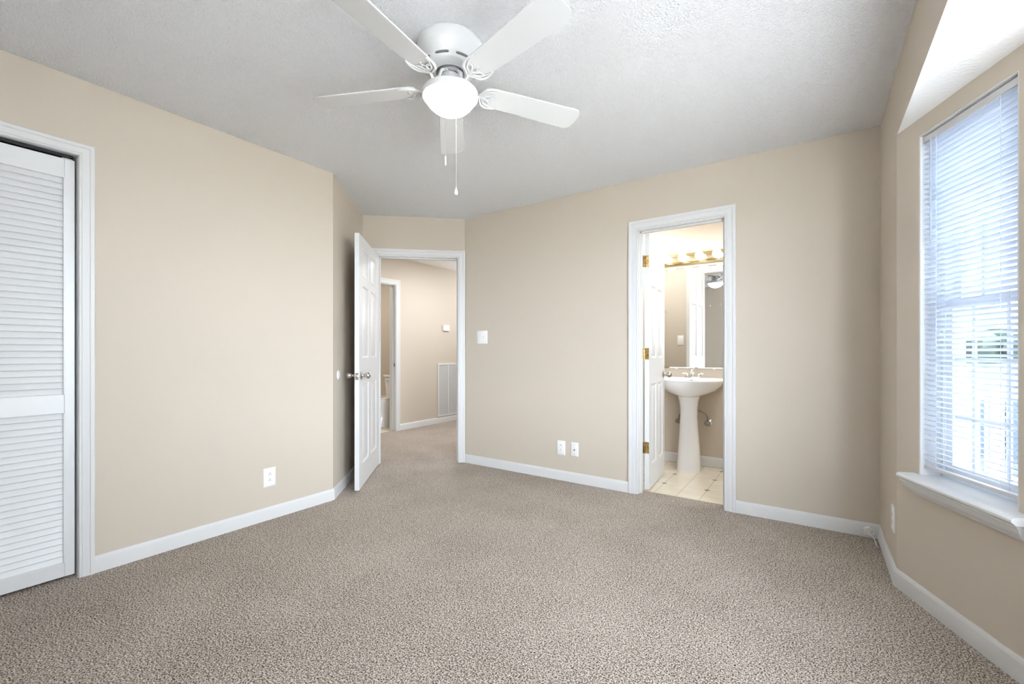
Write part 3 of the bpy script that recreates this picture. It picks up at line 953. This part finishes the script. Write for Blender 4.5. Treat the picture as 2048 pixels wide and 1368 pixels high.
def chain(off, z_top, z_bot, pull):
    x, y = off
    mb = MB()
    mb.tube([(x, y, z_top), (x, y, z_bot)], 0.0008, 6)
    n = int((z_top - z_bot) / 0.0042)
    for i in range(n):
        mb.sphere((x, y, z_top - 0.0042 * (i + 0.5)), 0.0015, 6, 4)
    ch = mb.build('pull_chain', M['chain'], fan, smooth=60)
    mb = MB()
    if pull == 'bar':
        mb.lathe([(0.0001, 0), (0.0022, 0), (0.0036, -0.004), (0.0036, -0.034), (0.0020, -0.038), (0.0001, -0.038)], (x, y, z_bot), 'z', 12)
    else:
        mb.lathe([(0.0001, 0), (0.0018, 0), (0.0030, -0.006), (0.0065, -0.016), (0.0090, -0.024), (0.0085, -0.030), (0.0050, -0.035), (0.0001, -0.036)], (x, y, z_bot), 'z', 16)
    pk = mb.build('pull_knob', M['plastic'], ch, smooth=60)


def camoff(right, fwd): return (right * cr - fwd * sr, right * sr + fwd * cr)


chain(camoff(-0.003, -0.121), -0.185, 1.905 - H, 'bar')
chain(camoff(0.010, 0.122), -0.190, 1.868 - H, 'drop')

# ---------------------------------------------------------------- bathroom vanity light
LX = -0.985
bar = empty('vanity_light_bar', Matrix.Translation((LX, YK, 2.028)), 'brass light bar with four glowing globe bulbs above the mirror', 'light fixture')
mb = MB()
prof = [(0, -0.060), (-0.012, -0.060), (-0.026, -0.052), (-0.030, -0.046), (-0.022, -0.040), (-0.040, -0.034), (-0.044, 0.0), (-0.040, 0.034), (-0.022, 0.040), (-0.030, 0.046), (-0.026, 0.052), (-0.012, 0.060), (0, 0.060)]
mb.loft([[(xx, y, z) for y, z in prof] for xx in (-0.315, 0.315)])
mb.build('backplate', M['brassbar'], bar, smooth=25)
for i in range(4):
    x = -0.2325 + 0.155 * i
    mb = MB(); mb.lathe([(0.0001, -0.043), (0.026, -0.043), (0.026, -0.048), (0.020, -0.052), (0.019, -0.066), (0.0001, -0.066)], (x, 0, 0), 'y', 20); s_ = mb.build('socket', M['brassbar'], bar)
    mb = MB(); mb.sphere((x, -0.100, 0), 0.0390, 24, 14); mb.build('bulb', M['bulb'], s_, smooth=80)

# mirror
mir = empty('wall_mirror', Matrix.Translation((-0.970, YK, 0.945)), 'frameless rectangular mirror above the pedestal sink', 'mirror')
mb = MB()
rings = []
for ins, y in ((0, -0.001), (0, -0.0035), (0.010, -0.006)):
    rings.append([(-0.292 + ins, y, 0 + ins), (0.272 - ins, y, 0 + ins), (0.272 - ins, y, 0.998 - ins), (-0.292 + ins, y, 0.998 - ins)])
mb.loft(rings); mb.build('glass', M['mirror'], mir, smooth=0)
for x in (-0.17, 0.18):
    mb = MB(); mb.box((x - 0.012, -0.009, -0.008), (x + 0.012, 0, 0.010)); mb.build('clip', M['plastic'], mir, bevel=0.002)

# ---------------------------------------------------------------- pedestal sink
SX = -0.970
sink = empty('pedestal_sink', Matrix.Translation((SX, YK, 0)), 'white porcelain pedestal sink under the bathroom mirror', 'sink')


def plan(a, fr, bk, n=48):
    """closed outline: half width a, front reach fr (towards -y), back reach bk"""
    out = []
    for j in range(n):
        t = 2 * PI * j / n
        c, s = math.cos(t), math.sin(t)
        if s < 0:
            x = a * math.copysign(abs(c) ** 0.85, c); y = fr * -(abs(s) ** 0.95)
        else:
            x = a * math.copysign(abs(c) ** 0.35, c) * (1 - 0.06 * s); y = bk * (abs(s) ** 0.35)
        out.append((x, y))
    return out


mb = MB()
YC = -0.230
rings = []
for (a, fr, bk, z) in ((0.085, 0.11, 0.16, 0.690), (0.115, 0.135, 0.20, 0.702), (0.175, 0.165, 0.226, 0.722), (0.235, 0.195, 0.228, 0.756), (0.276, 0.222, 0.228, 0.794), (0.292, 0.232, 0.228, 0.822), (0.297, 0.236, 0.228, 0.838), (0.297, 0.236, 0.228, 0.844), (0.292, 0.232, 0.226, 0.849),
                       (0.280, 0.222, 0.130, 0.847), (0.262, 0.206, 0.112, 0.838), (0.235, 0.182, 0.095, 0.800), (0.175, 0.135, 0.070, 0.748), (0.090, 0.070, 0.040, 0.722), (0.020, 0.016, 0.012, 0.718)):
    rings.append([(x, y + YC, z) for x, y in plan(a, fr, bk)])
mb.loft(rings)
mb.build('basin', M['porcelain'], sink, smooth=50)
mb = MB(); mb.box((-0.285, -0.100, 0.838), (0.285, -0.002, 0.858)); mb.build('faucet_deck', M['porcelain'], sink, bevel=0.008)
mb = MB()
rings = []
for (w_, d_, z) in ((0.105, 0.090, 0.0), (0.103, 0.088, 0.03), (0.095, 0.080, 0.20), (0.082, 0.070, 0.38), (0.075, 0.065, 0.50), (0.076, 0.066, 0.58), (0.084, 0.074, 0.65), (0.098, 0.088, 0.70), (0.104, 0.092, 0.712)):
    rings.append([(w_ * math.copysign(abs(math.cos(2 * PI * j / 40)) ** 0.75, math.cos(2 * PI * j / 40)), -0.235 + d_ * 1.0 * math.copysign(abs(math.sin(2 * PI * j / 40)) ** 0.8, math.sin(2 * PI * j / 40)), z - 0.003) for j in range(40)])
mb.loft(rings); mb.build('pedestal', M['porcelain'], sink, smooth=50)
mb = MB(); mb.box((-0.019, YC - 0.205, 0.828), (0.019, YC - 0.19, 0.834)); ov = mb.build('overflow_slot', M['greyslot'], sink, bevel=0.002)
ov.location = (0, 0.285, 0.004)

fau = empty('faucet', Matrix.Translation((SX, YK - 0.062, 0.858)), 'chrome two-handle faucet on the back of the sink', 'faucet')
mb = MB(); mb.lathe([(0.0001, 0), (0.078, 0), (0.078, 0.008), (0.070, 0.013), (0.0001, 0.014)], (0, 0, 0), 'z', 32, sy=0.34); mb.build('base', M['chrome'], fau)
mb = MB(); P = smooth_curve([(0, 0.004, 0.010), (0, 0, 0.045), (0, -0.022, 0.070), (0, -0.048, 0.068), (0, -0.078, 0.046)]); mb.tube(P, [0.019 - 0.009 * i / (len(P) - 1) for i in range(len(P))], 14)
mb.lathe([(0.0001, 0.066), (0.004, 0.066), (0.006, 0.088), (0.003, 0.094), (0.0001, 0.095)], (0, 0.018, 0), 'z', 10); mb.build('spout', M['chrome'], fau, smooth=60)
for sg in (-1, 1):
    mb = MB(); mb.lathe([(0.0001, 0.010), (0.019, 0.010), (0.017, 0.024), (0.011, 0.034), (0.0001, 0.036)], (sg * 0.052, 0, 0), 'z', 18)
    mb.tube(smooth_curve([(sg * 0.052, 0, 0.032), (sg * 0.068, -0.006, 0.038), (sg * 0.096, -0.014, 0.036)]), [0.0075, 0.0072, 0.007, 0.007, 0.007, 0.0068, 0.0068, 0.0065, 0.0065, 0.006, 0.006, 0.006, 0.005], 10)
    mb.build('handle', M['chrome'], fau, smooth=60)
for sg, xx, lab in ((1, -0.835, 'metal shutoff valve with oval handle right of the pedestal'), (-1, -1.098, 'metal shutoff valve with oval handle left of the pedestal')):
    v = empty('shutoff_valve', Matrix.Translation((xx, YK, 0.428)), lab, 'valve', 'sink shutoff valves')
    mb = MB(); mb.lathe([(0.0001, 0), (0.030, 0), (0.028, -0.006), (0.010, -0.010), (0.009, -0.055), (0.013, -0.058), (0.013, -0.082), (0.0001, -0.084)], (0, 0, 0), 'y', 20); mb.build('valve_body', M['chrome'], v)
    mb = MB(); mb.lathe([(0.0001, -0.084), (0.006, -0.084), (0.006, -0.094), (0.027, -0.094), (0.031, -0.099), (0.027, -0.105), (0.0001, -0.107)], (0, 0, 0), 'y', 20, sy=0.8); mb.build('oval_handle', M['steel'], v)
    mb = MB(); mb.tube(smooth_curve([(0, -0.070, 0.010), (0, -0.070, 0.045), (-sg * 0.022, -0.070, 0.085), (-sg * 0.065, -0.075, 0.108), (-sg * 0.095, -0.080, 0.130), (-sg * 0.098, -0.085, 0.26)]), 0.0068, 10); mb.build('supply_hose', M['steel'], v, smooth=60)

# ---------------------------------------------------------------- toilet in the hall bathroom
TX, TY = -5.345, 4.78
toi = empty('toilet', Matrix.Translation((TX, TY, 0)), 'white toilet seen through the doorway across the landing', 'toilet')
mb = MB()
rings = []


def oval(a, f0, b0, yc, z, n=36):
    return [(a * math.cos(2 * PI * j / n), yc + (f0 if math.sin(2 * PI * j / n) < 0 else b0) * math.sin(2 * PI * j / n), z) for j in range(n)]


for (a, f0, b0, yc, z) in ((0.115, 0.20, 0.22, -0.40, -0.003), (0.112, 0.19, 0.22, -0.40, 0.03), (0.098, 0.16, 0.20, -0.38, 0.14), (0.100, 0.17, 0.18, -0.38, 0.22), (0.135, 0.22, 0.19, -0.40, 0.29), (0.170, 0.255, 0.20, -0.42, 0.345), (0.182, 0.265, 0.21, -0.43, 0.375), (0.182, 0.265, 0.21, -0.43, 0.390), (0.150, 0.22, 0.16, -0.43, 0.392), (0.125, 0.19, 0.12, -0.43, 0.33), (0.05, 0.08, 0.05, -0.42, 0.25)):
    rings.append(oval(a, f0, b0, yc, z))
mb.loft(rings)
mb.box((-0.10, -0.24, 0.22), (0.10, -0.03, 0.375))
mb.build('bowl', M['porcelain'], toi, smooth=50)
mb = MB(); mb.loft([oval(0.186, 0.270, 0.19, -0.43, 0.393), oval(0.188, 0.272, 0.19, -0.43, 0.400), oval(0.186, 0.270, 0.19, -0.43, 0.410)]); mb.build('seat', M['porcelain'], toi)
mb = MB(); mb.loft([oval(0.184, 0.268, 0.20, -0.43, 0.4135), oval(0.187, 0.271, 0.20, -0.43, 0.420), oval(0.180, 0.262, 0.195, -0.43, 0.432)]); mb.build('seat_lid', M['porcelain'], toi)
mb = MB(); mb.loft([[(-0.205, -0.205, 0.372), (0.205, -0.205, 0.372), (0.205, -0.025, 0.372), (-0.205, -0.025, 0.372)], [(-0.225, -0.222, 0.715), (0.225, -0.222, 0.715), (0.225, -0.018, 0.715), (-0.225, -0.018, 0.715)]]); mb.build('tank', M['porcelain'], toi, bevel=0.018)
mb = MB(); mb.box((-0.236, -0.234, 0.715), (0.236, -0.008, 0.752)); mb.build('tank_lid', M['porcelain'], toi, bevel=0.010)
mb = MB(); mb.lathe([(0.0001, 0), (0.014, 0), (0.012, -0.010), (0.0001, -0.012)], (-0.165, -0.222, 0.665), 'y', 16); mb.tube([(-0.165, -0.234, 0.665), (-0.125, -0.238, 0.660), (-0.085, -0.238, 0.655)], [0.006, 0.006, 0.008], 10); mb.build('flush_handle', M['chrome'], toi)
posts = []
for x in (0.02, 0.56):
    mb = MB(); mb.m = Matrix.Translation((-5.58, 4.78, 1.49)); posts.append(mb)
    mb.lathe([(0.0001, 0), (0.022, 0), (0.020, -0.008), (0.009, -0.012), (0.009, -0.060), (0.012, -0.066), (0.0001, -0.070)], (x, 0, 0), 'y', 16)

mb = MB(); mb.m = Matrix.Translation((-5.58, 4.78, 1.49)); mb.tube([(0.0, -0.055, 0), (0.58, -0.055, 0)], 0.006, 12); tb = tag(mb.build('towel_bar', M['nickel']), 'slim metal towel bar above the toilet', 'towel bar')
for p_ in posts: p_.build('post', M['nickel'], tb)

# ---------------------------------------------------------------- window, sill and blinds
wf = frame(P0, W)                 # local x along the wall, y into the room


def wl(x, y, z): return (x, y, z)


win = empty('window_1', Matrix.Translation((P0[0], P0[1], 0)), 'narrow white double-hung bay window behind the blinds', 'window', kind='structure')


def wpart(mb, name, material, parent=None, **k):
    par = parent or win
    inv = par.matrix_world.inverted() if par is win else Matrix.Translation((-P0[0], -P0[1], 0))
    mb.v = [tuple(inv @ (wf @ Vector(v))) for v in mb.v]
    return mb.build(name, material, par, **k)


SZ = 0.565
a0, a1 = WT0, WT1
mb = MB()
mb.box((a0, -TH, SZ - 0.001), (a0 + 0.006, -0.001, WZ1)); mb.box((a1 - 0.006, -TH, SZ - 0.001), (a1, -0.001, WZ1)); mb.box((a0, -TH, WZ1 - 0.006), (a1, -0.001, WZ1))
wpart(mb, 'reveal', M['trim'], smooth=0)
mb = MB()                         # outer frame
fo, fi = -0.155, -0.078
fw = 0.030
mb.box((a0, fo, 0.55), (a0 + fw, fi, WZ1)); mb.box((a1 - fw, fo, 0.55), (a1, fi, WZ1)); mb.box((a0, fo, WZ1 - fw), (a1, fi, WZ1)); mb.box((a0, fo, 0.55), (a1, fi, 0.55 + fw))
wpart(mb, 'window_frame', M['vinyl'], smooth=0, bevel=0.002)


def sash(name, z0, z1, y0, y1, muntins=(), hm=()):
    s0, s1 = a0 + fw, a1 - fw
    st = 0.034
    mb = MB()
    mb.box((s0, y0, z0), (s0 + st, y1, z1)); mb.box((s1 - st, y0, z0), (s1, y1, z1)); mb.box((s0 + st, y0, z1 - 0.036), (s1 - st, y1, z1)); mb.box((s0 + st, y0, z0), (s1 - st, y1, z0 + 0.045))
    ym = (y0 + y1) / 2
    for m_ in muntins: mb.box((m_ - 0.008, ym - 0.004, z0 + 0.04), (m_ + 0.008, ym + 0.004, z1 - 0.03))
    for m_ in hm: mb.box((s0 + st, ym - 0.004, m_ - 0.008), (s1 - st, ym + 0.004, m_ + 0.008))
    s_ = wpart(mb, name, M['vinyl'], smooth=0, bevel=0.0015)
    mb = MB(); mb.box((s0 + st - 0.003, ym - 0.0015, z0 + 0.04), (s1 - st + 0.003, ym + 0.0015, z1 - 0.03))
    inv = Matrix.Translation((-P0[0], -P0[1], 0))
    mb.v = [tuple(inv @ (wf @ Vector(v))) for v in mb.v]
    g_ = mb.build('pane', M['glass'], s_, smooth=0)


GV = (0.302, 0.455)
sash('lower_sash', 0.580, 1.325, -0.108, -0.082, GV, (0.83, 1.07))
sash('upper_sash', 1.285, 2.020, -0.140, -0.114, GV, (1.53, 1.77))

# stool and apron
mb = MB()
t0_, t1_ = 0.118, 0.676
ring = [(-0.078, 0), (0.060, 0), (0.068, -0.003), (0.073, -0.009), (0.073, -0.017), (0.066, -0.022), (0.060, -0.028), (-0.078, -0.028)]
mb.loft([[(x, y, SZ + z) for y, z in ((-0.078, 0), (0.0004, 0), (0.0004, -0.028), (-0.078, -0.028))] for x in (WT0, WT1)])
ring2 = [(0.0005, 0)] + ring[1:7] + [(0.0005, -0.028)]
mb.loft([[(x, y, SZ + z) for y, z in ring2] for x in (t0_, t1_)])
stool = struct(mb, 'trim_7', M['trim'], 'white window stool and moulded apron under the blinds', 'window sill', smooth=25)
stool.data.transform(wf)
mb = MB(); mb.m = wf
apr = [(0, 0), (0.058, 0), (0.058, -0.007), (0.052, -0.011), (0.049, -0.024), (0.040, -0.038), (0.026, -0.047), (0.024, -0.052), (0.018, -0.058), (0, -0.058)]
mb.loft([[(x + sgn * (-yy) * 0.55 * (-1), yy, SZ - 0.028 + z) for yy, z in apr] for x, sgn in ((0.150, -1), (0.645, 1))])
mb.build('apron', M['trim'], stool, smooth=30)

# mini blinds
bl = empty('window_blind', Matrix.Translation((P0[0], P0[1], 2.03)), 'white mini blind with tilted slats over the narrow window', 'window blind')


def bpart(mb, name, material, parent=None, **k):
    inv = Matrix.Translation((-P0[0], -P0[1], -2.03))
    mb.v = [tuple(inv @ (wf @ Vector(v))) for v in mb.v]
    return mb.build(name, material, parent or bl, **k)


b0, b1 = a0 + 0.0075, a1 - 0.0075
BY = -0.024
mb = MB(); mb.box((b0 + 0.002, BY - 0.013, 2.012), (b1 - 0.002, BY + 0.013, 2.038)); bpart(mb, 'headrail', M['railgrey'], bevel=0.0015)
mb = MB(); mb.box((b0 + 0.002, BY - 0.011, 0.598), (b1 - 0.002, BY + 0.011, 0.612)); bpart(mb, 'bottom_rail', M['railgrey'], bevel=0.003)
mb = MB()
nsl = 64
tilt = math.radians(24)
for i in range(nsl):
    zc = 0.632 + i * (2.002 - 0.632) / (nsl - 1)
    top = []; bot = []
    for k in range(7):
        s = -1 + 2 * k / 6
        crown = 0.0030 * (1 - s * s)
        yy = s * 0.0125; zz = crown
        # inner (room) edge high
        y2 = yy * math.cos(tilt) - zz * math.sin(tilt); z2 = yy * math.sin(tilt) + zz * math.cos(tilt)
        top.append((BY + y2, zc + z2 + 0.0002)); bot.append((BY + y2, zc + z2 - 0.0002))
    ring = top + bot[::-1]
    mb.loft([[(x, y, z) for y, z in ring] for x in (b0, b1)])
bpart(mb, 'slats', M['slat'], smooth=60)
for x in (b0 + 0.075, b1 - 0.075):
    mb = MB(); mb.tube([wl(x, BY + 0.0135, 2.016), wl(x, BY + 0.0135, 0.610)], 0.0009, 6); mb.tube([wl(x, BY - 0.0135, 2.016), wl(x, BY - 0.0135, 0.610)], 0.0009, 6)
    bpart(mb, 'ladder_cord', M['cord'])
mb = MB(); mb.tube([wl(b0 + 0.052, BY + 0.016, 2.018), wl(b0 + 0.052, BY + 0.019, 2.000), wl(b0 + 0.052, BY + 0.019, 1.565)], [0.0015, 0.0032, 0.0034], 6); bpart(mb, 'tilt_wand', M['wand'])

# the bay's two other windows, and one added behind the camera for fill daylight
for nm, pa, pb, o0, o1, lab in (('window_4', (XR, YS), (XL, YS), 0.60, 1.20, 'white window added behind the camera to let in fill daylight'), ('window_2', P1, P2, 0.12, P1[1] - P2[1] - 0.12, 'wide white window in the middle of the bay'), ('window_3', P2, P3, WT - WT1, WT - WT0, 'narrow white window at the near side of the bay')):
    u_, l_ = unit(pa, pb)
    f_ = frame(pa, u_)
    w_ = empty(nm, Matrix.Translation((pa[0], pa[1], 0)), lab, 'window', kind='structure')
    inv = w_.matrix_world.inverted()
    mb = MB(); z0_, z1_ = (1.20, 2.15) if nm == 'window_4' else (WZ0, WZ1)
    mb.box((o0, -0.11, z0_), (o0 + 0.05, -0.05, z1_)); mb.box((o1 - 0.05, -0.11, z0_), (o1, -0.05, z1_)); mb.box((o0, -0.11, z1_ - 0.05), (o1, -0.05, z1_)); mb.box((o0, -0.11, z0_), (o1, -0.05, z0_ + 0.05)); mb.box((o0, -0.10, 1.28), (o1, -0.06, 1.32))
    mb.box((o0, -0.10, z0_ - 0.001), (o1, 0.03, z0_ + 0.02))
    mb.v = [tuple(inv @ (f_ @ Vector(v))) for v in mb.v]
    fr_ = mb.build('window_frame', M['vinyl'], w_, smooth=0)
    mb = MB(); mb.box((o0 + 0.045, -0.082, z0_ + 0.045), (o1 - 0.045, -0.079, z1_ - 0.045))
    mb.v = [tuple(inv @ (f_ @ Vector(v))) for v in mb.v]
    mb.build('pane', M['glass'], w_, smooth=0)
    c_ = f_ @ Vector(((o0 + o1) / 2, -0.13, (z0_ + z1_) / 2)); d_ = f_.to_3x3() @ Vector((0, 1, 0))
    area(nm.replace('window', 'sky_portal'), c_, d_, o1 - o0, z1_ - z0_, 1, portal=True)
c_ = wf @ Vector(((a0 + a1) / 2, -0.17, 1.30)); area('sky_portal_1', c_, wf.to_3x3() @ Vector((0, 1, 0)), 0.46, 1.5, 1, portal=True)

# ---------------------------------------------------------------- outside
mb = MB(); mb.box((-30, -30, -0.62), (60, 80, -0.60)); struct(mb, 'ground', M['concrete'], 'pale ground outside the window', 'ground', smooth=0)
# porch beside the bay, roof and side wall added to shade its window
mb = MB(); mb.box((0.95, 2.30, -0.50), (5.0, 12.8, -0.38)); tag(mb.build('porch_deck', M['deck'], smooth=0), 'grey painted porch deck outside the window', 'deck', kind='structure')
mb = MB(); mb.box((0.44, 1.95, 2.62), (5.2, 13.0, 2.72)); tag(mb.build('shade_roof', M['siding'], smooth=0), 'added white soffit that shades the window and deck outside', 'added shade roof', kind='structure')  # added and stretched out to keep sun off the blind and deck
mb = MB(); mb.box((0.76, 1.90, -0.60), (4.0, 2.02, 2.62))
for i in range(16): mb.box((0.76, 1.888, -0.55 + i * 0.2), (4.0, 1.90, -0.40 + i * 0.2))
tag(mb.build('shade_side_wall', M['siding'], smooth=0), 'added pale lap-sided wall that keeps the sky glow off the window', 'wall', kind='structure')  # added out of view to block the sky glow
rx = [wyx for wyx in (1.427, 1.653, 2.6, 3.55)]
for i, x in enumerate(rx):
    mb = MB(); hgt = 2.62 if i in (3,) else 0.70
    mb.box((x - 0.045, 6.955, -0.38), (x + 0.045, 7.045, hgt)); mb.box((x - 0.055, 6.945, hgt if hgt < 2 else -0.30), (x + 0.055, 7.055, hgt + 0.03 if hgt < 2 else -0.38))
    tag(mb.build('railing_post', M['vinyl'], smooth=0), ('first', 'second', 'third', 'fourth')[i] + ' white porch railing post counted from the house wall', 'post', 'porch railing posts')
for a_, b_, nm_ in ((0.80, 1.381, 'middle'), (1.473, 1.607, 'narrow'), (1.699, 2.554, 'wide')):
    rt = empty('porch_railing', Matrix.Translation((a_, 7.0, -0.38)), nm_ + ' white porch railing section between posts outside the window', 'railing', 'porch railing sections')
    mb = MB(); mb.box((0.001, -0.03, 0.98), (b_ - a_ - 0.001, 0.03, 1.02)); mb.build('top_rail', M['vinyl'], rt, smooth=0)
    mb = MB(); mb.box((0, -0.02, 0.08), (b_ - a_, 0.02, 0.12)); mb.build('bottom_rail', M['vinyl'], rt, smooth=0)
    k_ = max(2, int((b_ - a_) / 0.085))
    for q in range(k_):
        mb = MB(); xx = (q + 0.5) * (b_ - a_) / k_
        mb.box((xx - 0.014, -0.014, 0.12), (xx + 0.014, 0.014, 0.98)); mb.build('baluster', M['vinyl'], rt, smooth=0)
mb = MB()
for q in range(6): mb.box((1.82 + q * 0.13, 9.0, -0.38), (1.82 + q * 0.13 + 0.122, 9.02, 0.42))
mb.box((1.80, 9.02, -0.2), (2.61, 9.05, -0.1)); mb.box((1.80, 9.02, 0.2), (2.61, 9.05, 0.3))
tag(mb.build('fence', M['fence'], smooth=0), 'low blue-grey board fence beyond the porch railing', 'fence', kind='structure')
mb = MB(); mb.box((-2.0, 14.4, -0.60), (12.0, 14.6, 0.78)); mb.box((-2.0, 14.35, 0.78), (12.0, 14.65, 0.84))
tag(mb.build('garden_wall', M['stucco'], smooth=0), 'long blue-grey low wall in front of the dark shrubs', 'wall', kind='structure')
random.seed(3)
for i, x in enumerate((0.6, 4.1, 7.6, 11.1)):
    mb = MB()
    for k in range(26):
        c = (random.uniform(-1.0, 1.0), random.uniform(-0.5, 0.5), random.uniform(0.35, 2.0))
        r0 = random.uniform(0.35, 0.6)
        rings = []
        for q in range(9):
            ph = PI * q / 8
            rings.append([(c[0] + max(0.002, r0 * math.sin(ph)) * math.cos(2 * PI * j / 12) * random.uniform(0.85, 1.15), c[1] + max(0.002, r0 * math.sin(ph)) * math.sin(2 * PI * j / 12) * random.uniform(0.85, 1.15), c[2] - r0 * math.cos(ph)) for j in range(12)])
        mb.loft(rings)
    s_ = tag(mb.build('evergreen_shrub', M['leaf'], smooth=0, loc=(x, 17.0 + 0.3 * (i % 2), -0.60)), 'dark green shrub outside beyond the blind slats', 'shrub', 'shrubs outside the bay window')
    mb = MB(); mb.tube([(0, 0, -0.01), (0, 0, 0.9)], 0.08, 8); mb.build('stem', M['bark'], s_)
